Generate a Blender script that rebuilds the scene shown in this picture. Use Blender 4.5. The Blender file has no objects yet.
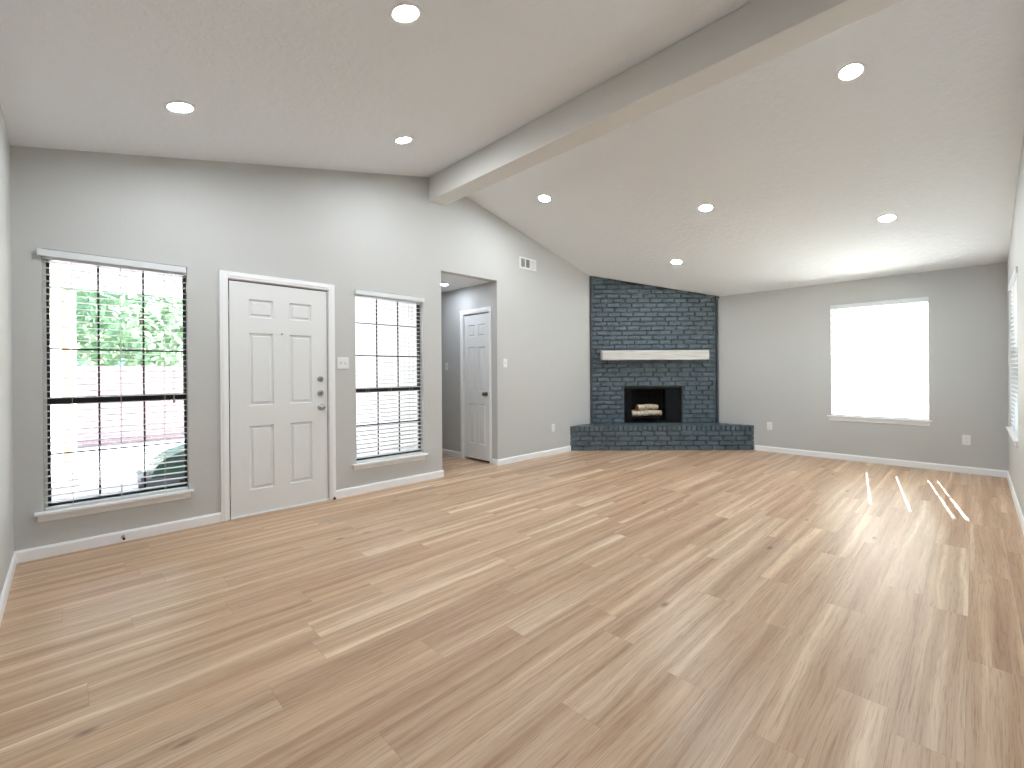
import bpy, bmesh, math, random
from mathutils import Vector, Matrix
random.seed(7)
PI = math.pi
S2 = math.sqrt(2)
scene = bpy.context.scene
COL = scene.collection

# ------------------------------------------------------------------ camera
YAW, PITCH, ROLL, FPX = math.radians(44.4756), math.radians(-.1391), math.radians(-.3605), 453.731
cam_d = bpy.data.cameras.new('camera')
cam = bpy.data.objects.new('camera', cam_d)
COL.objects.link(cam)
fw = Vector((math.sin(YAW) * math.cos(PITCH), math.cos(YAW) * math.cos(PITCH), math.sin(PITCH)))
rt = Vector((math.cos(YAW), -math.sin(YAW), 0))
up = rt.cross(fw)
rt2 = rt * math.cos(ROLL) + up * math.sin(ROLL)
up2 = -rt * math.sin(ROLL) + up * math.cos(ROLL)
M = Matrix((rt2, up2, -fw)).transposed().to_4x4()
M.translation = Vector((.2556, -4.4554, 1.2471))
cam.matrix_world = M
cam_d.sensor_fit = 'HORIZONTAL'
cam_d.sensor_width = 36
cam_d.lens = FPX * 36 / 1024
cam_d.shift_y = -(384 - 373.01) / 1024
cam_d.clip_start = .02
scene.camera = cam

# ------------------------------------------------------------------ sky, sun, exposure
scene.view_settings.view_transform = 'Standard'
scene.view_settings.look = 'None'
scene.view_settings.gamma = 1
scene.view_settings.use_curve_mapping = False
scene.view_settings.exposure = 2.32
LENS_STRENGTH = 80
HALL_LENS_STRENGTH = 30
SKY_STRENGTH = .38
world = bpy.data.worlds.new('sky')
scene.world = world
world.use_nodes = True
wn = world.node_tree
sky = wn.nodes.new('ShaderNodeTexSky')
sky.sky_type = 'NISHITA'
sky.sun_disc = False
sky.sun_elevation = math.radians(40)
sky.sun_rotation = math.radians(81)
sky.dust_density = 2.5
bg = wn.nodes['Background']
wn.links.new(sky.outputs[0], bg.inputs['Color'])
bg.inputs['Strength'].default_value = SKY_STRENGTH
sun_d = bpy.data.lights.new('sun', 'SUN')
sun_d.energy = 20
sun_d.angle = math.radians(.53)
sun_d.color = (1, .985, .96)
sun = bpy.data.objects.new('sun', sun_d)
COL.objects.link(sun)
sdir = Vector((-math.cos(math.radians(40)), -.152 * math.cos(math.radians(40)), -math.sin(math.radians(40))))
sun.rotation_euler = sdir.to_track_quat('-Z', 'Y').to_euler()
sun.location = (20, 3, 16)

# ------------------------------------------------------------------ room numbers
L, W, T = 7.937, 4.725, .115          # room length (x), depth (-y), wall thickness
XR, ZR = 3.404, 3.552                 # ridge
zl = lambda x: 2.763 + (ZR - 2.763) / XR * x
zr = lambda x: 2.468 + (ZR - 2.468) / (L - XR) * (L - x)
zc = lambda x: zl(x) if x < XR else zr(x)
HX0, HX1, HZ = 3.453, 4.356, 2.465     # hall opening


# ------------------------------------------------------------------ materials
def mat(name, color=(.8, .8, .8), rough=.5, metal=0., spec=.5, emit=None, estr=0.):
    m = bpy.data.materials.new(name)
    m.use_nodes = True
    b = m.node_tree.nodes['Principled BSDF']
    b.inputs['Base Color'].default_value = (*color, 1)
    b.inputs['Roughness'].default_value = rough
    b.inputs['Metallic'].default_value = metal
    b.inputs['Specular IOR Level'].default_value = spec
    if emit:
        b.inputs['Emission Color'].default_value = (*emit, 1)
        b.inputs['Emission Strength'].default_value = estr
    return m


def srgb(r, g, b):
    f = lambda c: (c / 255 / 12.92) if c <= 10 else ((c / 255 + .055) / 1.055) ** 2.4
    return (f(r), f(g), f(b))


class NT:
    def __init__(s, m):
        s.t = m.node_tree
        s.b = s.t.nodes['Principled BSDF']

    def n(s, typ, **k):
        o = s.t.nodes.new(typ)
        for a, v in k.items():
            setattr(o, a, v)
        return o

    def l(s, a, b):
        s.t.links.new(a, b)

    def math(s, op, a, b=None):
        o = s.n('ShaderNodeMath', operation=op)
        for i, v in enumerate((a, b)):
            if v is None:
                continue
            if isinstance(v, (int, float)):
                o.inputs[i].default_value = v
            else:
                s.l(v, o.inputs[i])
        return o.outputs[0]

    def vec(s, x, y, z):
        o = s.n('ShaderNodeCombineXYZ')
        for i, v in enumerate((x, y, z)):
            if isinstance(v, (int, float)):
                o.inputs[i].default_value = v
            else:
                s.l(v, o.inputs[i])
        return o.outputs[0]

    def noise(s, v, scale=1., detail=3., rough=.5):
        o = s.n('ShaderNodeTexNoise')
        o.inputs['Scale'].default_value = scale
        o.inputs['Detail'].default_value = detail
        o.inputs['Roughness'].default_value = rough
        if v is not None:
            s.l(v, o.inputs['Vector'])
        return o.outputs['Fac']

    def ramp(s, f, stops):
        o = s.n('ShaderNodeValToRGB')
        e = o.color_ramp.elements
        while len(e) < len(stops):
            e.new(.5)
        for el, (p, c) in zip(e, stops):
            el.position = p
            el.color = (*c, 1) if len(c) == 3 else c
        s.l(f, o.inputs[0])
        return o.outputs[0]

    def mix(s, f, a, b, blend='MIX'):
        o = s.n('ShaderNodeMix', data_type='RGBA', blend_type=blend)
        for sock, v in ((o.inputs[0], f), (o.inputs[6], a), (o.inputs[7], b)):
            if isinstance(v, (int, float)):
                sock.default_value = v
            elif isinstance(v, tuple):
                sock.default_value = (*v, 1)
            else:
                s.l(v, sock)
        return o.outputs[2]

    def bump(s, h, dist=.002, strength=1.):
        o = s.n('ShaderNodeBump')
        o.inputs['Distance'].default_value = dist
        o.inputs['Strength'].default_value = strength
        s.l(h, o.inputs['Height'])
        s.l(o.outputs[0], s.b.inputs['Normal'])

    def obj(s):
        return s.n('ShaderNodeTexCoord').outputs['Object']


def paint(name, color, rough, scale, dist, detail=3):
    m = mat(name, color, rough, spec=.35)
    k = NT(m)
    k.bump(k.noise(k.obj(), scale, detail), dist)
    return m


WALL = paint('wall_paint', srgb(200, 201, 199), .6, 90, .0012)
BEAM = paint('beam_paint', srgb(226, 225, 221), .6, 90, .001)
CEIL = mat('ceiling_paint', srgb(238, 241, 244), .75, spec=.3)
k = NT(CEIL)
co = k.obj()
big = k.noise(co, 16, 4, .6)
blot = k.ramp(big, [(.46, (0, 0, 0)), (.56, (1, 1, 1))])
k.bump(blot, .0014)
TRIM = mat('white_trim', srgb(247, 248, 249), .35)
DOORW = mat('door_white', srgb(232, 234, 234), .38)
PLASTIC = mat('white_plastic', srgb(238, 238, 236), .3)
DARKSLOT = mat('dark_slot', (.03, .03, .03), .6)
BRONZE = mat('bronze_frame', srgb(40, 38, 38), .4, spec=.4)
NICKEL = mat('satin_nickel', (.42, .41, .40), .28, 1.)
DARKNICKEL = mat('dark_nickel', (.16, .15, .14), .25, 1.)
HINGE = mat('hinge_metal', (.62, .62, .6), .35, .8)
BLACKM = mat('black_metal', (.012, .012, .013), .5)
SOOT = mat('firebox_soot', (.006, .006, .0065), .8)
RUBBER = mat('dark_rubber', (.02, .018, .016), .7)
LENS = mat('lamp_lens', (.9, .9, .9), .4, emit=(.90, .955, 1.), estr=LENS_STRENGTH)

HALL_LENS = mat('hall_lamp_lens', (.9, .9, .9), .4, emit=(.82, .89, 1.), estr=HALL_LENS_STRENGTH)
# vinyl blind: lets some light through
BLIND = mat('blind_vinyl', srgb(240, 240, 238), .4)
k = NT(BLIND)
tr = k.n('ShaderNodeBsdfTranslucent')
tr.inputs[0].default_value = (.9, .9, .88, 1)
mx = k.n('ShaderNodeMixShader')
mx.inputs[0].default_value = .15
k.l(k.b.outputs[0], mx.inputs[1])
k.l(tr.outputs[0], mx.inputs[2])
k.l(mx.outputs[0], k.t.nodes['Material Output'].inputs[0])

# window glass: clear sheet with a fresnel reflection
GLASS = mat('window_glass', (.9, .95, .95), .02)
k = NT(GLASS)
ts = k.n('ShaderNodeBsdfTransparent')
ts.inputs[0].default_value = (.95, .97, .965, 1)
gl = k.n('ShaderNodeBsdfGlossy')
gl.inputs['Roughness'].default_value = .02
fr = k.n('ShaderNodeFresnel')
fr.inputs[0].default_value = 1.45
mx = k.n('ShaderNodeMixShader')
k.l(fr.outputs[0], mx.inputs[0])
k.l(ts.outputs[0], mx.inputs[1])
k.l(gl.outputs[0], mx.inputs[2])
k.l(mx.outputs[0], k.t.nodes['Material Output'].inputs[0])

# oak vinyl planks running along x
FLOOR = mat('oak_planks', (.5, .4, .3), .34, spec=.5)
k = NT(FLOOR)
co = k.obj()
sp = k.n('ShaderNodeSeparateXYZ')
k.l(co, sp.inputs[0])
X, Y = sp.outputs[0], sp.outputs[1]
PW, PL = .178, 1.22
ry = k.math('DIVIDE', k.math('ADD', Y, 4.075 + PW * 40), PW)
row = k.math('FLOOR', ry)
fy = k.math('FRACT', ry)
wr = k.n('ShaderNodeTexWhiteNoise', noise_dimensions='1D')
k.l(row, wr.inputs['W'])
rx = k.math('ADD', k.math('DIVIDE', k.math('ADD', X, 20.), PL), k.math('MULTIPLY', wr.outputs[0], 7.))
cell = k.math('FLOOR', rx)
fx = k.math('FRACT', rx)
wp = k.n('ShaderNodeTexWhiteNoise', noise_dimensions='2D')
k.l(k.vec(row, cell, 0), wp.inputs['Vector'])
pr = wp.outputs['Value']
sc = k.n('ShaderNodeSeparateColor')
k.l(wp.outputs['Color'], sc.inputs[0])
p2, p3 = sc.outputs[0], sc.outputs[1]
off = k.math('MULTIPLY', pr, 57.)
wob = k.math('MULTIPLY', k.math('SUBTRACT', k.noise(k.vec(k.math('MULTIPLY', X, 1.3), k.math('MULTIPLY', Y, 3.), off), 1., 2), .5), .05)
yw = k.math('ADD', Y, wob)
band = k.noise(k.vec(k.math('MULTIPLY', X, .35), k.math('MULTIPLY', yw, 13.), off), 1., 2.5, .5)
fine = k.noise(k.vec(k.math('MULTIPLY', X, 2.2), k.math('MULTIPLY', yw, 85.), off), 1., 4, .65)
poreN = k.noise(k.vec(k.math('MULTIPLY', X, 7.), k.math('MULTIPLY', yw, 260.), off), 1., 3, .6)
col = k.ramp(band, [(.26, srgb(176, 145, 118)), (.42, srgb(195, 166, 138)), (.54, srgb(207, 181, 154)), (.62, srgb(219, 196, 170)), (.72, srgb(238, 221, 197))])
tint = k.ramp(p2, [(0, srgb(242, 228, 218)), (.35, srgb(255, 250, 244)), (.7, srgb(252, 240, 227)), (1, srgb(255, 254, 252))])
col = k.mix(.8, col, tint, 'MULTIPLY')
fcol = k.ramp(fine, [(.3, srgb(205, 192, 180)), (.5, srgb(250, 248, 246)), (.7, (1, 1, 1))])
col = k.mix(.65, col, fcol, 'MULTIPLY')
pcol = k.ramp(poreN, [(.36, srgb(196, 178, 160)), (.46, (1, 1, 1))])
col = k.mix(.5, col, pcol, 'MULTIPLY')
# knots
vo = k.n('ShaderNodeTexVoronoi', feature='F1')
vo.inputs['Scale'].default_value = 1.
vo.inputs['Randomness'].default_value = 1.
k.l(k.vec(k.math('MULTIPLY', X, 1.7), k.math('MULTIPLY', Y, 4.2), 0), vo.inputs['Vector'])
kn = k.ramp(vo.outputs['Distance'], [(.02, srgb(120, 92, 70)), (.085, (1, 1, 1))])
col = k.mix(.75, col, kn, 'MULTIPLY')
# seams
ed = k.math('MINIMUM', k.math('MULTIPLY', k.math('MINIMUM', fy, k.math('SUBTRACT', 1., fy)), PW),
            k.math('MULTIPLY', k.math('MINIMUM', fx, k.math('SUBTRACT', 1., fx)), PL))
seam = k.ramp(k.math('MULTIPLY', ed, 300.), [(.0, srgb(150, 128, 108)), (.45, (1, 1, 1))])
col = k.mix(.4, col, seam, 'MULTIPLY')
k.l(col, k.b.inputs['Base Color'])
k.l(k.math('ADD', .31, k.math('MULTIPLY', fine, .12)), k.b.inputs['Roughness'])
k.bump(k.math('ADD', k.math('MULTIPLY', poreN, .3), k.math('MINIMUM', k.math('MULTIPLY', ed, 400.), 1.)), .0006, .6)

# painted brick
BRICK = mat('painted_brick', srgb(84, 102, 109), .3, spec=.5)
k = NT(BRICK)
co = k.obj()
n1 = k.noise(co, 9, 4, .6)
k.l(k.ramp(n1, [(.3, srgb(72, 87, 96)), (.7, srgb(99, 114, 122))]), k.b.inputs['Base Color'])
k.bump(k.noise(co, 55, 5, .7), .011)
BRICKTRIM = mat('brick_trim_paint', srgb(72, 79, 82), .45)
MANTEL = mat('whitewashed_wood', srgb(205, 203, 198), .55)
k = NT(MANTEL)
co = k.obj()
mp = k.n('ShaderNodeMapping')
mp.inputs['Scale'].default_value = (2.5, 60, 60)
k.l(co, mp.inputs[0])
g = k.noise(mp.outputs[0], 1., 4, .6)
k.l(k.ramp(g, [(.3, srgb(176, 172, 165)), (.5, srgb(206, 204, 199)), (.7, srgb(222, 220, 216))]), k.b.inputs['Base Color'])
k.bump(g, .002)
BIRCH = mat('pale_bark', srgb(214, 200, 178), .8)
k = NT(BIRCH)
co = k.obj()
g = k.noise(co, 22, 4, .65)
k.l(k.ramp(g, [(.33, srgb(88, 66, 50)), (.42, srgb(196, 178, 152)), (.7, srgb(230, 220, 202))]), k.b.inputs['Base Color'])
k.bump(g, .006)
CUTEND = mat('cut_log_end', srgb(150, 82, 48), .8)
SCREEN = mat('chain_mesh', (.05, .06, .07), .35, .6)
k = NT(SCREEN)
ts = k.n('ShaderNodeBsdfTransparent')
mx = k.n('ShaderNodeMixShader')
mx.inputs[0].default_value = .5
k.l(ts.outputs[0], mx.inputs[1])
k.l(k.b.outputs[0], mx.inputs[2])
k.l(mx.outputs[0], k.t.nodes['Material Output'].inputs[0])
# outdoors
CONC = paint('pale_concrete', srgb(160, 160, 170), .85, 30, .003)
SIDING = paint('white_siding', srgb(236, 236, 234), .6, 60, .001)
SOFFIT = paint('porch_soffit', srgb(176, 172, 166), .7, 60, .001)  # white-painted boards; the porch shade is put into this greyer colour
FENCE = mat('pale_fence', srgb(205, 188, 182), .8)
k = NT(FENCE)
co = k.obj()
bt = k.n('ShaderNodeTexBrick')
bt.inputs['Color1'].default_value = (*srgb(146, 122, 118), 1)
bt.inputs['Color2'].default_value = (*srgb(132, 110, 108), 1)
bt.inputs['Mortar'].default_value = (*srgb(160, 148, 146), 1)
bt.inputs['Scale'].default_value = 1.
bt.inputs['Brick Width'].default_value = .22
bt.inputs['Row Height'].default_value = .075
bt.inputs['Mortar Size'].default_value = .008
s3 = k.n('ShaderNodeSeparateXYZ')
k.l(co, s3.inputs[0])
k.l(k.vec(s3.outputs[0], s3.outputs[2], 0), bt.inputs['Vector'])
k.l(bt.outputs[0], k.b.inputs['Base Color'])
TAN = paint('tan_wood', srgb(158, 118, 90), .7, 40, .001)
GRASS = paint('dry_lawn', srgb(172, 170, 162), .9, 20, .01)
LEAF = mat('leaf_green', srgb(96, 150, 78), .55)
k = NT(LEAF)
oi = k.n('ShaderNodeTexCoord')
k.l(k.ramp(k.noise(oi.outputs['Object'], 1.6, 3), [(.3, srgb(76, 100, 82)), (.55, srgb(108, 136, 108)), (.75, srgb(150, 166, 140))]), k.b.inputs['Base Color'])
tr = k.n('ShaderNodeBsdfTranslucent')
tr.inputs[0].default_value = (*srgb(150, 185, 140), 1)
mx = k.n('ShaderNodeMixShader')
mx.inputs[0].default_value = .35
k.l(k.b.outputs[0], mx.inputs[1])
k.l(tr.outputs[0], mx.inputs[2])
k.l(mx.outputs[0], k.t.nodes['Material Output'].inputs[0])
BARK = paint('bark', srgb(104, 88, 74), .9, 25, .01)
ROOF = paint('roof_shingle', srgb(150, 132, 120), .9, 40, .006)
HOUSEW = paint('tan_brick_far', srgb(196, 172, 156), .85, 12, .004)
FARGLASS = mat('far_window_glass', srgb(120, 150, 172), .15)
GREYPL = mat('grey_plastic', srgb(128, 132, 146), .5)
GREENPL = mat('green_plastic', srgb(76, 120, 106), .45)


# ------------------------------------------------------------------ mesh helpers
class MB:
    def __init__(s):
        s.v, s.f, s.sm = [], [], []

    def add(s, vs, fs, smooth=False):
        b = len(s.v)
        s.v += [tuple(v) for v in vs]
        s.f += [tuple(b + i for i in f) for f in fs]
        s.sm += [smooth] * len(fs)
        return s

    def box(s, x0, x1, y0, y1, z0, z1):
        return s.add([(x0, y0, z0), (x1, y0, z0), (x1, y1, z0), (x0, y1, z0), (x0, y0, z1), (x1, y0, z1), (x1, y1, z1), (x0, y1, z1)],
                     [(0, 3, 2, 1), (4, 5, 6, 7), (0, 1, 5, 4), (1, 2, 6, 5), (2, 3, 7, 6), (3, 0, 4, 7)])

    def prism(s, poly, axis, a, b):
        # poly of 2-tuples in the two other axes (order kept), extruded along axis from a to b
        def p3(q, t):
            return {'x': (t, q[0], q[1]), 'y': (q[0], t, q[1]), 'z': (q[0], q[1], t)}[axis]
        n = len(poly)
        vs = [p3(q, a) for q in poly] + [p3(q, b) for q in poly]
        fs = [tuple(range(n)), tuple(range(2 * n - 1, n - 1, -1))] + [(i, i + n, (i + 1) % n + n, (i + 1) % n) for i in range(n)]
        return s.add(vs, fs)

    def lathe(s, origin, axis, prof, n=24, cap=True):
        # prof: list of (radius, distance along axis)
        ax = Vector(axis).normalized()
        u = ax.orthogonal().normalized()
        w = ax.cross(u)
        o = Vector(origin)
        vs, fs = [], []
        for r, d in prof:
            for i in range(n):
                t = 2 * PI * i / n
                vs.append(o + ax * d + (u * math.cos(t) + w * math.sin(t)) * r)
        for j in range(len(prof) - 1):
            for i in range(n):
                a, b = j * n + i, j * n + (i + 1) % n
                fs.append((a, b, b + n, a + n))
        s.add(vs, fs, True)
        if cap:
            for j, rev in ((0, True), (len(prof) - 1, False)):
                if prof[j][0] > 1e-4:
                    q = list(range(j * n, j * n + n))
                    s.add([vs[i] for i in q], [tuple(reversed(range(n))) if rev else tuple(range(n))])
        return s

    def tube(s, pts, r, n=8):
        pts = [Vector(p) for p in pts]
        rs = r if isinstance(r, (list, tuple)) else [r] * len(pts)
        vs, fs = [], []
        ref = None
        for i, p in enumerate(pts):
            d = (pts[min(i + 1, len(pts) - 1)] - pts[max(i - 1, 0)]).normalized()
            if ref is None:
                ref = d.orthogonal().normalized()
            u = (ref - d * ref.dot(d)).normalized()
            ref = u
            w = d.cross(u)
            for j in range(n):
                t = 2 * PI * j / n
                vs.append(p + (u * math.cos(t) + w * math.sin(t)) * rs[i])
        for i in range(len(pts) - 1):
            for j in range(n):
                a, b = i * n + j, i * n + (j + 1) % n
                fs.append((a, b, b + n, a + n))
        s.add(vs, fs, True)
        s.add(vs[:n], [tuple(reversed(range(n)))])
        s.add(vs[-n:], [tuple(range(n))])
        return s

    def build(s, name, m, parent=None, loc=(0, 0, 0), rot=(0, 0, 0), bevel=0., fix=True):
        me = bpy.data.meshes.new(name)
        me.from_pydata(s.v, [], s.f)
        me.polygons.foreach_set('use_smooth', s.sm)
        if fix:
            bm = bmesh.new()
            bm.from_mesh(me)
            bmesh.ops.recalc_face_normals(bm, faces=bm.faces)
            bm.to_mesh(me)
            bm.free()
        me.materials.append(m)
        o = bpy.data.objects.new(name, me)
        COL.objects.link(o)
        o.location = loc
        o.rotation_euler = rot
        if parent:
            o.parent = parent
        if bevel:
            b = o.modifiers.new('soft_edge', 'BEVEL')
            b.width = bevel
            b.segments = 2
            b.limit_method = 'ANGLE'
            b.angle_limit = math.radians(40)
        return o


def tag(o, label=None, cat=None, group=None, kind=None):
    if label:
        o['label'] = label
    if cat:
        o['category'] = cat
    if group:
        o['group'] = group
    if kind:
        o['kind'] = kind
    return o


def empty(name, loc, rot=(0, 0, 0)):
    o = bpy.data.objects.new(name, None)
    COL.objects.link(o)
    o.location = loc
    o.rotation_euler = rot
    o.empty_display_size = .1
    return o


def copy_tree(o, parent=None):
    c = o.copy()
    COL.objects.link(c)
    if parent:
        c.parent = parent
    for ch in list(o.children):
        copy_tree(ch, c)
    return c


RB, RC, RD = (0, 0, -PI / 2), (0, 0, PI), (0, 0, PI / 2)
OA, OB, OC, OD = (0, 0, 0), (L, 0, 0), (L, -W, 0), (0, -W, 0)

# ------------------------------------------------------------------ room shell
fl = MB().box(-T, L + T, -W - T, T, -.06, 0).box(HX0 - .1, HX1 + .1, T, 3.1, -.06, 0)
tag(fl.build('floor', FLOOR), 'pale oak plank floor running through the empty room', 'floor', kind='structure')


def wall(name, m, loc, rot, xs, holes, top, label):
    """strips along local x, y goes out of the room; holes: (x0, x1, z0, z1)"""
    b = MB()
    cuts = sorted(set(xs + [h[0] for h in holes] + [h[1] for h in holes]))
    for x0, x1 in zip(cuts[:-1], cuts[1:]):
        h = [q for q in holes if q[0] <= x0 + 1e-6 and q[1] >= x1 - 1e-6]
        if h:
            if h[0][2] > 0:
                b.box(x0, x1, 0, T, 0, h[0][2])
            z = h[0][3]
        else:
            z = 0
        b.prism([(x0, z), (x1, z), (x1, top(x1)), (x0, top(x0))], 'y', 0, T)
    o = b.build(name, m, loc=loc, rot=rot)
    return tag(o, label, 'wall', kind='structure')


WZ0, WZ1 = .295, 2.112
W1X, W2X, WOW = .139, 2.378, .818
D0, D1, DZ = 1.238, 2.098, 2.062
wall('wall_front', WALL, OA, (0, 0, 0), [-T, XR, L + T],
     [(W1X, W1X + WOW, WZ0, WZ1), (D0, D1, 0, DZ), (W2X, W2X + WOW, WZ0, WZ1), (HX0, HX1, 0, HZ)], zc,
     'pale grey front wall holding the entry door and two tall windows')
W3 = (3.045, 4.057, .59, 2.13)
wall('wall_right', WALL, OB, RB, [0, W], [W3], lambda x: 2.468, 'pale grey low wall with one square window beside the fireplace')
W4 = (L - 7.5, L - 6.2, .60, 2.13)
wall('wall_back', WALL, OC, RC, [-T, L - XR, L + T], [W4], lambda x: zc(L - x), 'pale grey wall at the picture edge holding a side-on window')
wall('wall_left', WALL, OD, RD, [0, W], [], lambda x: 2.763, 'plain pale grey side wall beside the large blind window')
c = MB()
c.prism([(-T, zl(-T)), (XR, ZR), (XR, ZR + .14), (-T, zl(-T) + .14)], 'y', -W - T, T)
c.prism([(XR, ZR), (L + T, zr(L + T)), (L + T, zr(L + T) + .14), (XR, ZR + .14)], 'y', -W - T, T)
tag(c.build('ceiling', CEIL), 'vaulted textured ceiling of two slopes meeting at a beam', 'ceiling', kind='structure')
b = MB().prism([(3.289, 3.25), (3.518, 3.25), (3.518, zr(3.518)), (XR, ZR), (3.289, zl(3.289))], 'y', -W, 0)
tag(b.build('ceiling_beam', BEAM, bevel=.006), 'boxed painted beam along the ridge of the vaulted ceiling', 'beam', kind='structure')
# hall
HD0, HD1, HDZ = .15, .715, 2.072
hr = MB().box(HX1, HX1 + .1, T, HD0, 0, HZ).box(HX1, HX1 + .1, HD1, 3., 0, HZ).box(HX1, HX1 + .1, HD0, HD1, HDZ, HZ)
tag(hr.build('wall_hall_right', WALL), 'pale grey hall wall with a narrow panelled door', 'wall', kind='structure')
tag(MB().box(HX0 - .1, HX0, T, 3., 0, HZ).build('wall_hall_left', WALL), 'hall wall hidden behind the opening edge', 'wall', kind='structure')
tag(MB().box(HX0 - .1, HX1 + .1, 3., 3.1, 0, HZ).build('wall_hall_end', WALL), 'end wall of the short hall', 'wall', kind='structure')
tag(MB().box(HX0 - .1, HX1 + .1, T, 3.1, HZ, HZ + .1).build('ceiling_hall', CEIL), 'low flat ceiling of the short hall', 'ceiling', kind='structure')
# closet behind the hall door keeps the gap under it dark
tag(MB().box(HX1 + .1, HX1 + .7, T, .14, 0, 2.2).box(HX1 + .7, HX1 + .75, T, .8, 0, 2.2).box(HX1 + .1, HX1 + .75, .75, .8, 0, 2.2).box(HX1 + .1, HX1 + .75, T, .8, 2.2, 2.25).box(HX1 + .1, HX1 + .75, T, .8, -.06, 0)
    .build('wall_closet', WALL), 'closet walls behind the narrow hall door', 'wall', kind='structure')


# baseboards
def base_run(b, p0, p1, inward):
    (x0, y0), (x1, y1), n = p0, p1, Vector(inward)
    d = .013
    for (h0, h1, t0, t1) in ((0, .066, d, d), (.066, .08, d, .006)):
        vs = []
        for (x, y) in ((x0, y0), (x1, y1)):
            vs += [(x, y, h0), (x + n.x * t0, y + n.y * t0, h0), (x + n.x * t1, y + n.y * t1, h1), (x, y, h1)]
        b.add(vs, [(0, 1, 2, 3), (7, 6, 5, 4), (0, 4, 5, 1), (1, 5, 6, 2), (2, 6, 7, 3), (3, 7, 4, 0)])


b = MB()
for x0, x1 in ((.0, 1.178), (2.158, HX0 + .013), (HX1 - .013, 5.905)):
    base_run(b, (x0, 0), (x1, 0), (0, -1, 0))
base_run(b, (HX0, 0), (HX0, T), (1, 0, 0))
base_run(b, (HX1, 0), (HX1, .1), (-1, 0, 0))
tag(b.build('baseboard_front', TRIM), 'white baseboard along the front wall', 'baseboard', kind='structure')
b = MB()
base_run(b, (L, -2.05), (L, -W), (-1, 0, 0))
tag(b.build('baseboard_right', TRIM), 'white baseboard under the square window', 'baseboard', kind='structure')
b = MB()
base_run(b, (0, -W), (L, -W), (0, 1, 0))
tag(b.build('baseboard_back', TRIM), 'white baseboard at the picture edge under the side-on window', 'baseboard', kind='structure')
b = MB()
base_run(b, (0, -W), (0, 0), (1, 0, 0))
tag(b.build('baseboard_left', TRIM), 'white baseboard along the plain side wall', 'baseboard', kind='structure')
b = MB()
base_run(b, (HX1, .795), (HX1, 3.), (-1, 0, 0))
tag(b.build('baseboard_hall', TRIM), 'white baseboard inside the hall', 'baseboard', kind='structure')


# ------------------------------------------------------------------ doors
def panel_slab(w, h, t, panels, gap_bottom=.008):
    """slab in local x (0..w), face at y=0, thickness towards +y"""
    bm = bmesh.new()
    xs = sorted(set([0, w] + [p[0] for p in panels] + [p[1] for p in panels]))
    zs = sorted(set([gap_bottom, h] + [p[2] for p in panels] + [p[3] for p in panels]))
    V = {(i, j): bm.verts.new((x, 0, z)) for i, x in enumerate(xs) for j, z in enumerate(zs)}
    pf = []
    for i in range(len(xs) - 1):
        for j in range(len(zs) - 1):
            f = bm.faces.new((V[i, j], V[i + 1, j], V[i + 1, j + 1], V[i, j + 1]))
            cx, cz = (xs[i] + xs[i + 1]) / 2, (zs[j] + zs[j + 1]) / 2
            if any(p[0] < cx < p[1] and p[2] < cz < p[3] for p in panels):
                pf.append(f)
    bmesh.ops.recalc_face_normals(bm, faces=bm.faces)
    if bm.faces[:][0].normal.y > 0:
        bmesh.ops.reverse_faces(bm, faces=bm.faces)
    bmesh.ops.inset_individual(bm, faces=pf, thickness=.012, depth=-.013)
    bmesh.ops.inset_individual(bm, faces=pf, thickness=.020, depth=0)
    bmesh.ops.inset_individual(bm, faces=pf, thickness=.012, depth=.010)
    z0 = gap_bottom
    q = [bm.verts.new(p) for p in ((0, 0, z0), (w, 0, z0), (w, t, z0), (0, t, z0), (0, 0, h), (w, 0, h), (w, t, h), (0, t, h))]
    for f in ((0, 3, 2, 1), (4, 5, 6, 7), (1, 2, 6, 5), (2, 3, 7, 6), (3, 0, 4, 7)):
        bm.faces.new([q[i] for i in f])
    me = bpy.data.meshes.new('slab')
    bm.to_mesh(me)
    bm.free()
    return me


def door_frame(b, x0, x1, z, depth, cw=.062, outer_left=None, outer_right=None):
    ol = x0 - cw if outer_left is None else outer_left
    orr = x1 + cw if outer_right is None else outer_right
    for (a0, a1) in ((ol, x0), (x1, orr)):
        b.box(a0, a1, -.016, 0, 0, z + cw)
        m0, m1 = a0 + (a1 - a0) * .3, a1 - (a1 - a0) * .3
        b.box(m0, m1, -.021, -.016, 0, z + cw * .62)
    b.box(x0, x1, -.016, 0, z, z + cw)
    b.box(x0, x1, -.021, -.016, z + cw * .3, z + cw * .62)
    for (a0, a1) in ((x0, x0 + .006), (x1 - .006, x1)):
        b.box(a0, a1, 0, depth, 0, z)
    b.box(x0 + .006, x1 - .006, 0, depth, z - .006, z)
    # stops behind the slab
    b.box(x0 + .006, x0 + .026, .05, depth, 0, z - .006).box(x1 - .026, x1 - .006, .05, depth, 0, z - .006).box(x0 + .026, x1 - .026, .05, depth, z - .03, z - .006)


KNOB = [(.030, 0), (.031, .004), (.026, .008), (.013, .011), (.012, .028), (.020, .034), (.0265, .044), (.027, .052), (.022, .061), (.010, .0655), (.0, .066)]
BOLT = [(.029, 0), (.029, .006), (.026, .012), (.020, .016), (.0, .0165)]


def six_panels(w, h, sl, mid, rails):
    pw = (w - 2 * sl - mid) / 2
    return [(x, x + pw, z0, z1) for x in (sl, sl + pw + mid) for (z0, z1) in rails]


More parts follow.
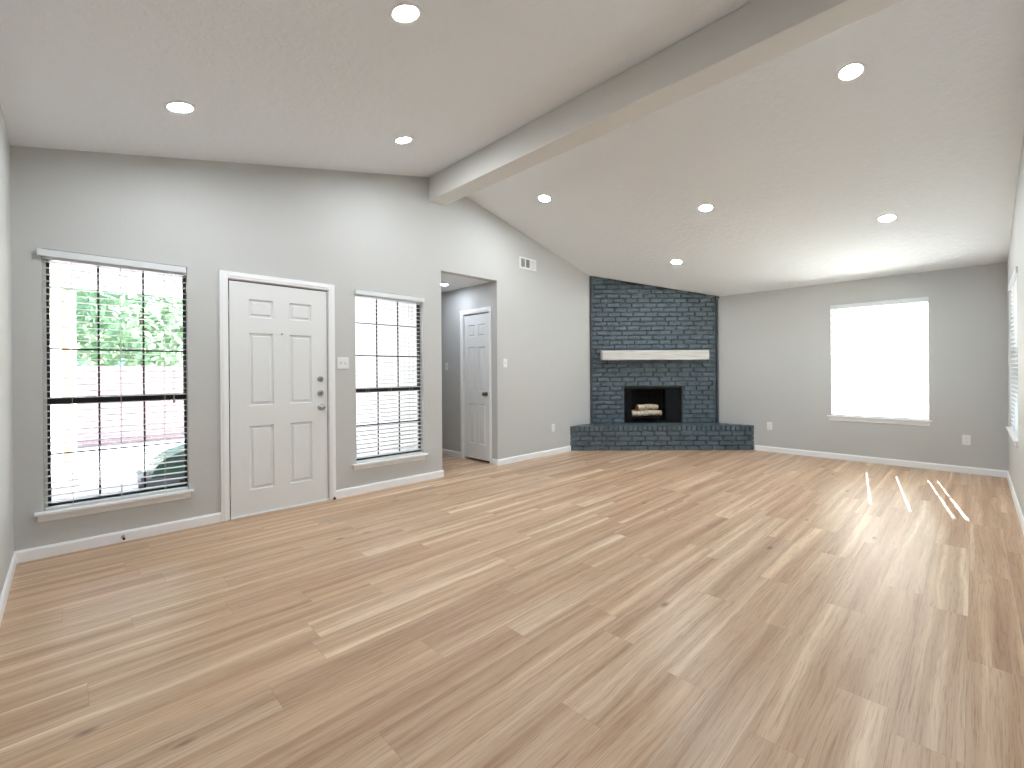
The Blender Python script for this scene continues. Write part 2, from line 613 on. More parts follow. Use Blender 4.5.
sw = .832
d1 = bpy.data.objects.new('door_1', panel_slab(sw, 2.045, .044, six_panels(sw, 2.045, .146, .138, [(.222, .785), (.965, 1.605), (1.742, 1.902)])))
d1.data.materials.append(DOORW)
COL.objects.link(d1)
d1.location = (1.252, 0.002, 0)
tag(d1, 'white six-panel front door between the two blind-covered windows', 'door', kind='structure')
b = MB()
door_frame(b, D0, D1, DZ, T, .058, 1.178, 2.158)
b.v = [(x - 1.252, y - .002, z) for x, y, z in b.v]
b.build('door_frame', TRIM, d1, bevel=.003)
MB().box(-.004, sw + .004, -.012, .1, 0, .012).build('threshold', TRIM, d1, bevel=.003)
MB().box(-.0075, -.001, .012, .04, .02, 2.052).box(sw + .001, sw + .0075, .012, .04, .02, 2.052).box(-.001, sw + .001, .012, .04, 2.0465, 2.054).build('gap_shade_strip', RUBBER, d1)  # dark strips standing in for the shade in the gaps around the slab
for z in (.24, 1.06, 1.83):
    MB().lathe((-.006, -.004, z - .05), (0, 0, 1), [(.007, 0), (.007, .1)], 10).box(-.008, .002, -.003, .002, z - .05, z + .05).build('hinge', HINGE, d1)
kx = 2.02 - 1.252
MB().lathe((kx, 0, .917), (0, -1, 0), KNOB).build('knob', NICKEL, d1)
for z in (1.054, 1.19):
    o = MB().lathe((kx, 0, z), (0, -1, 0), BOLT).build('deadbolt', NICKEL, d1)
    MB().box(kx - .004, kx + .004, -.032, -.0165, z - .015, z + .015).build('thumb_turn', NICKEL, o, bevel=.002)
MB().lathe((.42, 0, 1.607), (0, -1, 0), [(.009, 0), (.009, .004), (.005, .005), (.0, .005)], 14).build('peephole', NICKEL, d1)
for z, hgt in ((.917, .06), (1.054, .05), (1.19, .05)):
    MB().box(sw + .0005, sw + .0035, -.001, .03, z - hgt / 2, z + hgt / 2).build('strike_plate', NICKEL, d1)

# hall door (faces -x; local x runs along -y of the world)
hw = HD1 - HD0 - .03
d2 = bpy.data.objects.new('door_2', panel_slab(hw, 2.055, .035, six_panels(hw, 2.055, .085, .07, [(.24, .80), (.98, 1.60), (1.745, 1.915)]), .03))
d2.data.materials.append(DOORW)
COL.objects.link(d2)
d2.location = (HX1 + .006, HD1 - .015, 0)
d2.rotation_euler = RB
tag(d2, 'narrow white six-panel door inside the hall', 'door', kind='structure')
b = MB()
door_frame(b, -.015, hw + .015, HDZ, .1, .062, -.08, hw + .015 + .034)
b.v = [(x, y - .006, z) for x, y, z in b.v]
b.build('door_frame', TRIM, d2, bevel=.003)
MB().box(-.0085, -.001, .012, .034, .02, 2.064).box(-.001, hw + .001, .012, .034, 2.0565, 2.065).build('hall_gap_shade', RUBBER, d2)  # dark filler imitating the shadowed side and top gaps of this door
MB().lathe((hw - .065, 0, .945), (0, -1, 0), KNOB).build('knob', DARKNICKEL, d2)


# ------------------------------------------------------------------ windows
def make_window(name, loc, rot, w, z0, z1, cols, upper_rows, lower_rows, meet, frame_m, sill_over, label, lpad=.019, apron=.05, sillz=None, proj=.05):
    """origin at the opening's lower left on the wall face; z values are world heights"""
    r = empty(name, loc, rot)
    tag(r, label, 'window', kind='structure')
    f0, f1 = .068, T - .002
    fb = MB()
    x0 = lpad
    fb.box(x0, x0 + .010, f0, f1, z0, z1).box(w - .010, w, f0, f1, z0, z1).box(x0 + .010, w - .010, f0, f1, z1 - .03, z1).box(x0 + .010, w - .010, f0, f1, z0, z0 + .03)
    fb.build('frame', frame_m, r)
    if lpad > .004:
        MB().box(0, lpad, .05, f1, z0, z1).build('stop', TRIM, r)
    gx0, gx1 = x0 + .010, w - .010

    def sash(nm, za, zb, ya, yb, rows, rail):
        sb = MB()
        sb.box(gx0, gx0 + .007, ya, yb, za, zb).box(gx1 - .007, gx1, ya, yb, za, zb)
        sb.box(gx0 + .007, gx1 - .007, ya, yb, zb - rail[1], zb).box(gx0 + .007, gx1 - .007, ya, yb, za, za + rail[0])
        ym = (ya + yb) / 2
        for i in range(1, cols):
            xm = gx0 + (gx1 - gx0) * i / cols
            sb.box(xm - .006, xm + .006, ym - .005, ym + .005, za + rail[0], zb - rail[1])
        for zm in rows:
            sb.box(gx0 + .007, gx1 - .007, ym - .0055, ym + .0055, zm - .006, zm + .006)
        so = sb.build(nm, frame_m, r)
        MB().box(gx0 + .007, gx1 - .007, ym - .002, ym + .002, za + rail[0], zb - rail[1]).build('glass_pane', GLASS, so)
    sash('lower_sash', z0 + .03, meet + .025, f0 + .002, f0 + .022, lower_rows, (.02, .05))
    sash('upper_sash', meet - .025, z1 - .03, f0 + .024, f1 - .002, upper_rows, (.05, .012))
    zz = z0 if sillz is None else sillz
    MB().box(-.045, w + .03, -proj, -.0005, zz, zz + .02).box(.001, w - .001, -.0005, f0, zz, zz + .02).build('sill', TRIM, r, bevel=.004)
    ab = MB()
    ab.prism([(-.014, zz), (0, zz), (0, zz - apron), (-.008, zz - apron), (-.014, zz - apron + .012)], 'x', -.028, w + .012)
    ab.build('apron', TRIM, r)
    return r


make_window('window_1', (W1X, 0, 0), (0, 0, 0), WOW, WZ0, WZ1, 3, [1.43], [.69], 1.065, BRONZE, .03,
            'tall bronze-framed window left of the front door overlooking the porch')
make_window('window_2', (W2X, 0, 0), (0, 0, 0), WOW, WZ0, WZ1, 3, [1.43, 1.773], [.69], 1.065, BRONZE, .03,
            'tall bronze-framed window between the front door and the hall')
make_window('window_3', (L, -W3[0], 0), RB, W3[1] - W3[0], W3[2], W3[3], 1, [], [], 1.385, TRIM, .03,
            'square white window with bright blinds on the low wall', .004, .055, proj=.035)
make_window('window_4', (L - W4[0], -W, 0), RC, W4[1] - W4[0], W4[2], W4[3], 2, [], [], 1.385, TRIM, .03,
            'white window seen edge-on at the picture edge', .004, .05, proj=.03)


def make_blind(loc, rot, w, ztop, zbot, tilt, ladders, label, pitch=.045, yc=.03, valance=(-.036, -.022, -.012, .046), cord_x=None, tassel_z=1.03, endgap=.008, hole=False):
    r = empty('window_blind', loc, rot)
    tag(r, label, 'blind', 'horizontal blinds hung in the windows')
    y0, vl, vr, vh = valance
    vb = MB().box(vl, w + vr, y0, y0 + .014, ztop - vh + .008, ztop + .008)
    vb.box(vl, vl + .012, y0 + .014, -.001, ztop - vh + .008, ztop + .008).box(w + vr - .012, w + vr, y0 + .014, -.001, ztop - vh + .008, ztop + .008)
    vb.build('valance', BLIND_SOLID, r, bevel=.002)
    MB().box(.004, w - .004, .006, .056, ztop - .05, ztop - .004).build('headrail', BLIND_SOLID, r)
    sb = MB()
    z = zbot + .05
    ca, sa = math.cos(tilt), math.sin(tilt)
    hw2, th = .025, .0014
    xs = [endgap, w - endgap]
    if hole:
        for lx in ladders[1:]:
            xs += [lx - .005, lx + .005]
    xs.sort()
    # cross-section rows (along the slat's width); the middle one is open at cord holes
    rows = [-hw2, -.012, .012, hw2] if hole else [-hw2, 0, hw2]

    def P(x, a, side):
        crown = .002 * (1 - (a / hw2) ** 2)
        h = side * th + crown
        return (x, yc + a * ca - h * sa, z + a * sa + h * ca)
    while z < ztop - .055:
        vs, fs = [], []
        nx, nr = len(xs), len(rows)
        for side in (-1, 1):
            for x in xs:
                for a in rows:
                    vs.append(P(x, a, side))
        ix = lambda s_, i, j: s_ * nx * nr + i * nr + j
        solid = lambda i, j: 0 <= i < nx - 1 and 0 <= j < nr - 1 and not (hole and j == 1 and i % 2 == 1)
        for i in range(nx - 1):
            for j in range(nr - 1):
                if not solid(i, j):
                    continue
                fs.append((ix(1, i, j), ix(1, i + 1, j), ix(1, i + 1, j + 1), ix(1, i, j + 1)))
                fs.append((ix(0, i, j), ix(0, i, j + 1), ix(0, i + 1, j + 1), ix(0, i + 1, j)))
                for (di, dj, a, b_) in ((-1, 0, (i, j), (i, j + 1)), (1, 0, (i + 1, j), (i + 1, j + 1)), (0, -1, (i, j), (i + 1, j)), (0, 1, (i, j + 1), (i + 1, j + 1))):
                    if not solid(i + di, j + dj):
                        fs.append((ix(0, *a), ix(0, *b_), ix(1, *b_), ix(1, *a)))
        sb.add(vs, fs)
        z += pitch
    sb.build('slats', BLIND, r)
    MB().box(.006, w - .006, yc - .026, yc + .026, zbot + .002, zbot + .018).build('bottom_rail', BLIND_SOLID, r, bevel=.003)
    for lx in ladders:
        cb = MB()
        for yy in (yc - .0265 * abs(ca) - .001, yc + .0265 * abs(ca) + .001):
            cb.tube([(lx, yy, zbot + .01), (lx, yy, ztop - .05)], .0014, 5)
        cb.build('ladder_cord', CORD, r)
    if cord_x is not None:
        o = MB().tube([(cord_x, -.006, ztop - .045), (cord_x, -.006, tassel_z + .03)], .0011, 5).tube([(cord_x + .012, -.006, ztop - .045), (cord_x + .004, -.006, tassel_z + .03)], .0011, 5).build('pull_cord', CORD, r)
        MB().lathe((cord_x + .002, -.006, tassel_z - .012), (0, 0, 1), [(.001, 0), (.011, .002), (.010, .012), (.004, .042), (.001, .044)], 10).build('tassel', TASSEL, o)
    return r


BLIND_SOLID = mat('blind_rail', srgb(226, 230, 232), .35)
CORD = mat('blind_cord', srgb(205, 200, 192), .7)
TASSEL = mat('cord_tassel', srgb(150, 146, 138), .6)
make_blind((W1X, 0, 0), (0, 0, 0), WOW, 2.094, WZ0 + .02, 0., [.145, .408, .67],
           'open white blind left of the front door, porch and trees showing behind it', cord_x=.722)
make_blind((W2X, 0, 0), (0, 0, 0), WOW, 2.094, WZ0 + .02, math.radians(4), [.145, .408, .67],
           'open white blind beside the hall opening, bright white wall behind it', valance=(-.036, -.012, .0, .046))
make_blind((L, -W3[0], 0), RB, W3[1] - W3[0], W3[3] + .012, W3[2] + .02, math.radians(-46), [.108, .37, .645, .92],
           'glowing white blind in the square window on the low wall', valance=(-.03, -.004, .004, .06), hole=True, endgap=.014)
make_blind((L - W4[0], -W, 0), RC, W4[1] - W4[0], W4[3] + .005, W4[2] + .02, math.radians(-12), [.12, .65, 1.18],
           'white blind seen edge-on at the picture edge', valance=(-.013, 0, 0, .06))


# ------------------------------------------------------------------ fireplace
# local x runs along the brick face from the front wall to the low wall, local y goes into the corner
FW = 2.113
fp = empty('fireplace', (6.443, 0, 0), (0, 0, -PI / 4))
tag(fp, 'dark slate painted brick corner fireplace with a raised hearth', 'fireplace')
FX0, FX1, FZ0, FZ1 = .556, 1.512, .389, 1.0
face_ceil = lambda s: zr(6.443 + s / S2) - .001
bb = MB()


def mitre(b, s0, s1, z0, z1f):
    # slab .1 thick behind the face, mitred to the walls at both ends
    a0, a1 = max(s0, .1), min(s1, FW - .1)
    vs = []
    for (s, y) in ((s0, 0), (s1, 0), (a1 if s1 > FW - .1 else s1, .1), (a0 if s0 < .1 else s0, .1)):
        vs.append((s, y, z0))
    for (s, y) in ((s0, 0), (s1, 0), (a1 if s1 > FW - .1 else s1, .1), (a0 if s0 < .1 else s0, .1)):
        vs.append((s, y, z1f(s, y)))
    b.add(vs, [(0, 3, 2, 1), (4, 5, 6, 7), (0, 1, 5, 4), (1, 2, 6, 5), (2, 3, 7, 6), (3, 0, 4, 7)])


topf = lambda s, y: zr(6.443 + s / S2 + y / S2) - .001
mitre(bb, .002, FX0, 0, topf)
mitre(bb, FX1, FW - .002, 0, topf)
mitre(bb, FX0, FX1, FZ1, topf)
mitre(bb, FX0, FX1, 0, lambda s, y: FZ0 - .001)


def brick(b, x0, x1, z0, z1, out, zt=None, jit=.0025):
    """one brick standing out of the plane y=0 towards -y, chamfered and a little uneven"""
    if x1 - x0 < .012:
        return
    r = lambda q: random.uniform(-q, q)
    e = .005
    za, zb = (z1, z1) if zt is None else (min(z1, zt(x0)), min(z1, zt(x1)))
    if za - z0 < .012 or zb - z0 < .012:
        return
    o = out + r(jit)
    vs = [(x0, 0, z0), (x1, 0, z0), (x1, 0, zb), (x0, 0, za)]
    vs += [(x0 + r(.001), -o + e, z0 + r(.001)), (x1 + r(.001), -o + e, z0 + r(.001)), (x1 + r(.001), -o + e, zb), (x0 + r(.001), -o + e, za)]
    vs += [(x0 + e, -o + r(.001), z0 + e), (x1 - e, -o + r(.001), z0 + e), (x1 - e, -o + r(.001), zb - e), (x0 + e, -o + r(.001), za - e)]
    fs = []
    for k_ in (0, 4):
        for i in range(4):
            j = (i + 1) % 4
            fs.append((k_ + i, k_ + j, k_ + 4 + j, k_ + 4 + i))
    fs.append((8, 9, 10, 11))
    b.add(vs, fs)


CH, BL, MJ = .0762, .2032, .014
rowi = 0
z = FZ0
while z < 2.86:
    x = -(BL / 2) * (rowi % 2) - random.choice((0, 0, .045, .02)) + .02
    while x < FW:
        xa, xb = max(x, .036), min(x + BL - MJ, FW - .06)
        segs = [(xa, xb)]
        if z + .03 < FZ1:
            segs = [(xa, min(xb, FX0 - .002)), (max(xa, FX1 + .002), xb)]
        for a_, b_ in segs:
            if b_ - a_ > .012:
                brick(bb, a_, b_, z + MJ / 2, z + CH - MJ / 2, .026, face_ceil, jit=.005)
        x += BL
    z += CH
    rowi += 1
bb.build('chimney_breast', BRICK, fp)
HO = .3826                         # hearth stands this far in front of the face
hb = MB()
hb.prism([(-HO + .004, -HO + .02), (FW + HO - .004, -HO + .02), (FW, -.0005), (0, -.0005)], 'z', 0, FZ0 - .006)
hh = MB()
x0h, x1h = -HO + .002, FW + HO - .002
for i in range(4):
    z = i * CH
    x = x0h - (BL / 2) * (i % 2) - random.choice((0, .04, .07))
    while x < x1h:
        brick(hh, max(x, x0h), min(x + BL - MJ, x1h), z + (.004 if i else .001), z + CH - MJ / 2, .024, jit=.005)
        x += BL
x = x0h
while x < x1h:
    brick(hh, x, min(x + .0762 - .012, x1h), 4 * CH + .004, FZ0 - .004, .026, jit=.005)
    x += .0762
hh.v = [(x, y - HO + .02, z) for x, y, z in hh.v]
hb.add(hh.v, hh.f)
# bricks laid flat on the hearth top
x = x0h
while x < x1h:
    xa, xb = x, min(x + .068, x1h)
    m_ = min(max((xa + xb) / 2, 0), FW)
    yb_ = 0 if 0 <= (xa + xb) / 2 <= FW else (-(xa + xb) / 2 if (xa + xb) / 2 < 0 else -((xa + xb) / 2 - FW) * -1 * -1)
    yb_ = 0 if 0 <= (xa + xb) / 2 <= FW else -(max(-xa, xb - FW) + .004)
    if yb_ + HO > .03:
        q = random.uniform(-.001, .001)
        ys = [(-HO + .006, max(-HO + .006 + .19, -HO + .05)), (-HO + .204, yb_ - .002)] if yb_ + HO > .24 else [(-HO + .006, yb_ - .002)]
        for ya_, yc_ in ys:
            if yc_ - ya_ > .012:
                hb.box(xa + .002, xb, ya_, yc_, FZ0 - .01, FZ0 + q)
    x += .0762
hb.build('hearth', BRICK, fp)
# painted strips closing the brick against walls and ceiling
MB().prism([(.004, -.003), (.034, -.003), (.034, -.03), (.014, -.03), (.004, -.02)], 'z', FZ0 + .001, face_ceil(.03) - .002).build('trim_strip', BRICKTRIM, fp)
MB().prism([(FW - .034, -.003), (FW - .004, -.003), (FW - .004, -.02), (FW - .014, -.034), (FW - .034, -.034)], 'z', FZ0 + .001, face_ceil(FW) - .002).build('trim_strip', BRICKTRIM, fp)
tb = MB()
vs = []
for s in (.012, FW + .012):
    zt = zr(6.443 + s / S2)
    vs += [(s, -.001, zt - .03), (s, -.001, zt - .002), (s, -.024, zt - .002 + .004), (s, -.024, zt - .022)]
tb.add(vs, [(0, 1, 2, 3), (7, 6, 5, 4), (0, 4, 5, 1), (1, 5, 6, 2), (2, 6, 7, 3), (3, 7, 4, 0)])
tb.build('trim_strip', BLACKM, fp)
# firebox
f = MB()
p = [(FX0, 0, FZ0), (FX1, 0, FZ0), (FX1 - .16, .46, FZ0), (FX0 + .16, .46, FZ0), (FX0, 0, FZ1), (FX1, 0, FZ1), (FX1 - .16, .46, FZ1), (FX0 + .16, .46, FZ1)]
f.add(p, [(0, 1, 2, 3), (4, 7, 6, 5), (1, 5, 6, 2), (2, 6, 7, 3), (3, 7, 4, 0)])
f.build('firebox', SOOT, fp, fix=False)
f = MB().box(FX0, FX1, -.004, .02, FZ1 - .03, FZ1).box(FX0, FX0 + .012, -.004, .02, FZ0, FZ1 - .03).box(FX1 - .012, FX1, -.004, .02, FZ0, FZ1 - .03)
f.build('firebox_frame', BLACKM, fp)
MB().tube([(FX0 + .01, .03, FZ1 - .045), (FX1 - .01, .03, FZ1 - .045)], .006, 8).build('curtain_rod', BLACKM, fp)
for (a_, b_) in ((FX0 + .014, FX0 + .13), (FX1 - .26, FX1 - .014)):
    cb = MB()
    n = 60
    vs = []
    for i in range(n + 1):
        x = a_ + (b_ - a_) * i / n
        y = .03 + .009 * math.sin(i / n * (b_ - a_) * 2 * PI / .03)
        vs += [(x, y, FZ0 + .01), (x, y, FZ1 - .045)]
    cb.add(vs, [(2 * i, 2 * i + 2, 2 * i + 3, 2 * i + 1) for i in range(n)], True)
    cb.build('mesh_curtain', SCREEN, fp, fix=False)


def fpw(s, y, z):          # fireplace local -> world
    return Vector((6.443 + s / S2 + y / S2, -s / S2 + y / S2, z))


mt = empty('mantel_shelf', fpw(0, 0, 0), (0, 0, -PI / 4))
tag(mt, 'whitewashed wooden mantel beam on the dark brick above the firebox', 'mantel')
MB().box(.165, 1.888, -.195, -.027, 1.428, 1.582).build('shelf_beam', MANTEL, mt, bevel=.006)
# log grate and logs
gr = empty('fireplace_grate', fpw(.95, .2, FZ0), (0, 0, -PI / 4))
tag(gr, 'black iron log grate inside the brick firebox', 'grate')
for xx in (-.2, -.07, .07, .2):
    MB().tube([(xx, -.14, .125), (xx, -.13, .09), (xx, .12, .09), (xx, .14, .125)], .008, 8).build('bar', BLACKM, gr)
MB().tube([(-.24, -.1, .08), (.24, -.1, .08)], .008, 8).tube([(-.24, .1, .08), (.24, .1, .08)], .008, 8).build('cross_bar', BLACKM, gr)
for xx in (-.2, .2):
    for yy in (-.1, .1):
        MB().tube([(xx, yy, .08), (xx * 1.05, yy, 0)], .008, 8).build('leg', BLACKM, gr)


def log(p0, p1, r, label):
    p0, p1 = Vector(p0), Vector(p1)
    n, m_ = 18, 9
    root = empty('fire_log', (p0 + p1) / 2)
    tag(root, label, 'log', 'birch logs in the firebox')
    d = (p1 - p0).normalized()
    u = d.orthogonal().normalized()
    w = d.cross(u)
    vs, fs = [], []
    for j in range(m_ + 1):
        t = j / m_
        cc = p0.lerp(p1, t) - (p0 + p1) / 2 + u * .006 * math.sin(t * 5 + r * 90)
        for i in range(n):
            a_ = 2 * PI * i / n
            rr = r * (1 + .05 * math.sin(3 * a_ + j) + random.uniform(-.03, .03)) * (1 - .08 * abs(t - .4))
            vs.append(cc + (u * math.cos(a_) + w * math.sin(a_)) * rr)
    for j in range(m_):
        for i in range(n):
            q, q2 = j * n + i, j * n + (i + 1) % n
            fs.append((q, q2, q2 + n, q + n))
    MB().add(vs, fs, True).build('bark', BIRCH, root)
    for q in (vs[:n], vs[-n:]):
        MB().add(q, [tuple(range(n))]).build('cut_end', CUTEND, root)


zg = FZ0 + .1
log(fpw(.70, .08, zg + .052), fpw(1.205, .12, zg + .052), .046, 'pale birch log lowest at the front of the grate')
log(fpw(.74, .255, zg + .05), fpw(1.15, .225, zg + .05), .045, 'pale birch log lowest at the back of the grate')
log(fpw(.79, .085, zg + .152), fpw(1.16, .21, zg + .145), .05, 'thick pale birch log topmost, its cut end facing the room')

# ------------------------------------------------------------------ recessed downlights
dl = empty('recessed_downlight', (0, 0, 0))
MB().lathe((0, 0, 0), (0, 0, -1), [(.086, 0), (.086, .003), (.080, .006), (.068, .007), (.064, .003), (.064, 0.0)], 40, cap=False).build('trim_ring', PLASTIC, dl)
MB().lathe((0, 0, 0), (0, 0, -1), [(.064, .0025), (.03, .0035), (.0, .004)], 40, cap=False).build('lens', LENS, dl)
tl, trr = -math.atan((ZR - 2.763) / XR), math.atan((ZR - 2.468) / (L - XR))
first = True
for (x, y, z, ry, lab) in (
        (.781, -.925, zl(.781), tl, 'lit recessed downlight nearest the corner above the porch window'),
        (1.524, -2.391, zl(1.524), tl, 'lit recessed downlight at the top edge of the picture, before the beam'),
        (2.412, -.898, zl(2.412), tl, 'lit recessed downlight above the front door, close to the beam end'),
        (4.355, -.854, zr(4.355), trr, 'lit recessed downlight above the wall air vent, just past the beam'),
        (5.39, -2.351, zr(5.39), trr, 'lit recessed downlight in the middle of the far ceiling slope'),
        (6.505, -1.471, zr(6.505), trr, 'small lit recessed downlight right in front of the fireplace'),
        (4.226, -3.851, zr(4.226), trr, 'large-looking lit recessed downlight high on the right, past the beam'),
        (6.403, -3.82, zr(6.403), trr, 'lit recessed downlight nearest the square window'),
        (3.985, .69, HZ, 0., 'lit recessed downlight in the hall ceiling')):
    o = dl if first else copy_tree(dl)
    first = False
    o.location = (x, y, z)
    o.rotation_euler = (0, ry, 0)
    if y > 0:                       # the hall lamp is a weaker one
        for ch in o.children:
            if ch.name.startswith('lens'):
                ch.data = ch.data.copy()
                ch.data.materials[0] = HALL_LENS
    tag(o, lab, 'ceiling light', 'recessed ceiling downlights')


# ------------------------------------------------------------------ small wall fittings
def plate(b, w, h, d=.006):
    b.box(-w / 2, w / 2, -d, 0, -h / 2, h / 2)
    return b


def light_switch(loc, rot, gangs, label):
    r = empty('light_switch', loc, rot)
    tag(r, label, 'light switch', 'light switches on the walls')
    plate(MB(), .046 * (gangs - 1) + .072, .116).build('wall_plate', PLASTIC, r, bevel=.003)
    for i in range(gangs):
        x = (i - (gangs - 1) / 2) * .046
        MB().box(x - .006, x + .006, -.0065, -.006, -.013, .013).build('toggle_slot', mat_slot, r)
        MB().prism([(-.006, -.006), (-.006, .006), (-.018, .012), (-.018, .006)], 'x', x - .004, x + .004).build('toggle', PLASTIC, r)
    return r


mat_slot = mat('switch_slot', srgb(190, 190, 188), .5)
light_switch((2.243, 0, 1.347), (0, 0, 0), 2, 'white double switch plate beside the front door knob side')
light_switch((4.50, 0, 1.366), (0, 0, 0), 1, 'white single switch plate just past the hall opening')
light_switch((HX1, 1.125, 1.335), RB, 1, 'white single switch plate inside the hall')


def outlet(loc, rot, label):
    r = empty('wall_outlet', loc, rot)
    tag(r, label, 'outlet', 'wall outlets')
    plate(MB(), .072, .116).build('wall_plate', PLASTIC, r, bevel=.003)
    for z in (-.022, .022):
        o = MB().prism([(-.017, z - .008), (-.010, z - .0145), (.010, z - .0145), (.017, z - .008), (.017, z + .008), (.010, z + .0145), (-.010, z + .0145), (-.017, z + .008)], 'y', -.008, -.006).build('receptacle', PLASTIC, r)
        MB().box(-.0075, -.0055, -.0084, -.008, z - .004, z + .005).box(.0055, .0075, -.0084, -.008, z - .004, z + .005).lathe((0, -.008, z - .009), (0, -1, 0), [(.0022, 0), (.0022, .0004)], 8).build('slot', DARKSLOT, o)


outlet((5.49, 0, .40), (0, 0, 0), 'white wall outlet on the front wall just before the hearth')
outlet((L, -2.257, .393), RB, 'white wall outlet beside the hearth on the low wall')
outlet((L, -4.389, .398), RB, 'white wall outlet under the square window near the far corner')

vt = empty('air_vent', (4.785, 0, 2.705))
tag(vt, 'white louvred air vent high on the front wall past the hall', 'vent')
VW, VH = .345, .16
vf = MB().box(0, VW, -.008, 0, 0, .022).box(0, VW, -.008, 0, VH - .022, VH)
banks = [(.03, .112), (.13, .212), (.23, .312)]
for a_, b_ in ((0, .03), (.112, .13), (.212, .23), (.312, VW)):
    vf.box(a_, b_, -.008, 0, .022, VH - .022)
vf.build('vent_frame', PLASTIC, vt, bevel=.002)
MB().box(.028, VW - .028, -.0008, -.0003, .02, VH - .02).build('duct_opening', DARKSLOT, vt)
for i, (a_, b_) in enumerate(banks):
    lb = MB()
    z = .026
    while z < VH - .026:
        if i < 2:
            lb.box(a_, b_, -.0072, -.0022, z, z + .0028)
        else:
            lb.prism([(-.0072, z), (-.0022, z + .012), (-.001, z + .011), (-.006, z - .001)], 'x', a_, b_)
        z += .0125
    lb.build('louvre_bank', PLASTIC, vt)

ds = empty('door_stop', (.549, -.013, .04))
tag(ds, 'small metal spring door stop on the baseboard under the porch window', 'door stop')
pts = [(.006 * math.cos(t * .9), -.006 - t * .0011, .006 * math.sin(t * .9)) for t in range(50)]
MB().tube(pts, .0016, 6).build('spring', NICKEL, ds)
MB().lathe((0, 0, 0), (0, -1, 0), [(.011, 0), (.011, .003), (.007, .006)], 14).build('base', NICKEL, ds)
MB().lathe((0, -.06, 0), (0, -1, 0), [(.008, 0), (.009, .004), (.008, .014), (.0, .015)], 14).build('tip', RUBBER, ds)
tag(MB().lathe((2.137, -.03, 0), (0, 0, 1), [(.012, 0), (.013, .01), (.009, .02), (.0, .022)], 14).build('door_bumper', RUBBER),
    'tiny dark rubber bumper on the floor at the front door casing', 'door stop')

# ------------------------------------------------------------------ outdoors
GZ = -.09
tag(MB().box(-40, 60, -40, 60, GZ - .1, GZ).build('ground', GRASS), 'lawn outside the house', 'ground', kind='structure')
tag(MB().box(-6, HX0 - .16, T + .001, 6.75, GZ, -.05).build('floor_porch', CONC), 'pale concrete porch floor outside the left window', 'floor', kind='structure')
sd = MB()
y = T + .002
while y < 3.1:
    sd.box(HX0 - .13, HX0 - .105, y, y + .094, -.05, 2.5)
    y += .1
sd.box(HX0 - .115, HX0 - .1, T + .002, 3.15, -.05, 2.5)
tag(sd.build('wall_porch', SIDING), 'white vertical siding outside the window next to the hall', 'wall', kind='structure')
tag(MB().box(-.1, .085, T + .001, 4.3, -.05, 2.43).box(-.1, .215, 4.3, 4.6, -.05, 2.43).build('wall_porch_side', SIDING), 'white side wall of the porch seen through the left window', 'wall', kind='structure')
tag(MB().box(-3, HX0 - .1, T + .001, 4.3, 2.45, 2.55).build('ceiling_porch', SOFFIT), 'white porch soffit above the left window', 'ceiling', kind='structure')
pp = empty('porch_post', (.29, 4.55, -.05))
tag(pp, 'white and tan porch post seen through the left window', 'post')
MB().box(-.065, .0, -.06, .06, 0, 2.5).build('tan_face', TAN, pp)
MB().box(.0005, .065, -.06, .06, 0, 2.5).build('white_face', SIDING, pp)
tag(MB().box(-5, 6, 6.76, 6.9, GZ, 1.40).build('garden_wall', FENCE), 'pale pinkish garden wall across the yard behind the porch', 'wall')
bx = empty('storage_box', (1.06, .92, -.05))
tag(bx, 'low grey box with a rounded green top on the porch outside the left window', 'box')
MB().box(-.30, .34, -.2, .22, .0, .36).build('body', GREYPL, bx, bevel=.01)
MB().box(-.34, -.301, -.21, .2, .30, .39).box(-.34, -.301, -.05, .05, 0, .30).build('handle', GREYPL, bx, bevel=.005)
prof = [(-.26, .361)] + [(-.26 + .36 * (1 - math.cos(t * PI / 2 / 10)), .37 + .22 * math.sin(t * PI / 2 / 10)) for t in range(11)] + [(.32, .59), (.36, .5), (.36, .361)]
MB().prism(prof, 'y', -.2, .22).build('lid', GREENPL, bx)
lb = MB()
for i in range(4):
    lb.box(-.06, .2, -.206, -.2005, .06 + i * .07, .10 + i * .07)
lb.build('vent_slot', DARKSLOT, bx)


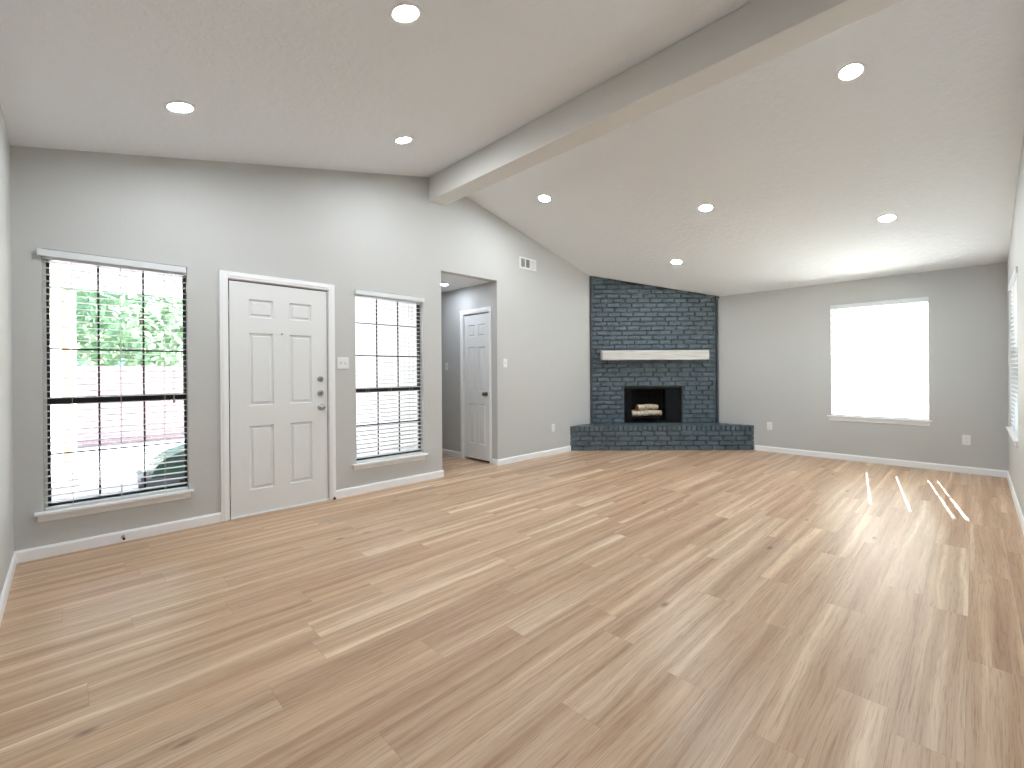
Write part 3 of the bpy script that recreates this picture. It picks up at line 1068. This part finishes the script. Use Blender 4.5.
def tree(loc, h, cr, n, label):
    r = empty('tree', loc)
    tag(r, label, 'tree', 'trees beyond the garden wall')
    MB().tube([(0, 0, 0), (.06, .05, h * .3), (-.04, .02, h * .6), (.05, 0, h * .8)], [.2, .16, .11, .05], 10).build('trunk', BARK, r)
    cb = MB()
    for i in range(n):
        d = Vector((random.gauss(0, 1), random.gauss(0, 1), random.gauss(0, 1))).normalized()
        rad = random.uniform(.55, 1.) * (1 + .18 * math.sin(5 * d.x + 3 * d.z) * math.cos(4 * d.y))
        c_ = Vector((d.x * cr * rad, d.y * cr * rad, h * .62 + d.z * h * .40 * rad))
        a_ = Vector((random.uniform(-1, 1), random.uniform(-1, 1), random.uniform(-1, 1))).normalized()
        b_ = a_.orthogonal().normalized()
        s_ = random.uniform(.10, .2)
        cb.add([c_ - a_ * s_, c_ + b_ * s_ * .5, c_ + a_ * s_, c_ - b_ * s_ * .5], [(0, 1, 2, 3)])
    cb.build('crown', LEAF, r, fix=False)


tree((1.9, 12.5, GZ), 5.2, 2.2, 4200, 'leafy green tree directly behind the garden wall')
tree((6.9, 14., GZ), 6.5, 2.6, 4200, 'leafy green tree beyond the wall, towards the front door side')
tree((-3.0, 15.5, GZ), 4.2, 2.0, 3200, 'leafy green tree beyond the wall, behind the porch post')
hs = empty('far_house', (3., 22, GZ))
tag(hs, 'low tan house with bluish windows far beyond the garden wall', 'house')
MB().box(-9, 9, 0, 8, 0, 2.3).build('house_wall', HOUSEW, hs)
MB().prism([(-.5, 2.3), (8.5, 2.3), (4, 4.2)], 'x', -9.4, 9.4).build('roof', ROOF, hs)
for x in (-2.6, -.6, 1.6):
    o = MB().box(x - .6, x + .6, -.04, 0, .9, 2.05).build('window_frame', SIDING, hs)
    MB().box(x - .54, x + .54, -.06, -.04, .96, 1.99).build('pane', FARGLASS, o)
sh = empty('shrub', (10.2, -2.7, GZ))
tag(sh, 'dark shrub outside the square window', 'shrub')
cb = MB()
for i in range(1600):
    d = Vector((random.gauss(0, 1), random.gauss(0, 1), abs(random.gauss(0, 1)))).normalized()
    rad = random.uniform(.5, 1)
    c_ = Vector((d.x * .7 * rad, d.y * .7 * rad, .1 + d.z * 1.1 * rad))
    a_ = Vector((random.uniform(-1, 1), random.uniform(-1, 1), random.uniform(-1, 1))).normalized()
    b_ = a_.orthogonal().normalized()
    cb.add([c_ - a_ * .06, c_ + b_ * .03, c_ + a_ * .06, c_ - b_ * .03], [(0, 1, 2, 3)])
cb.build('foliage', LEAF, sh, fix=False)
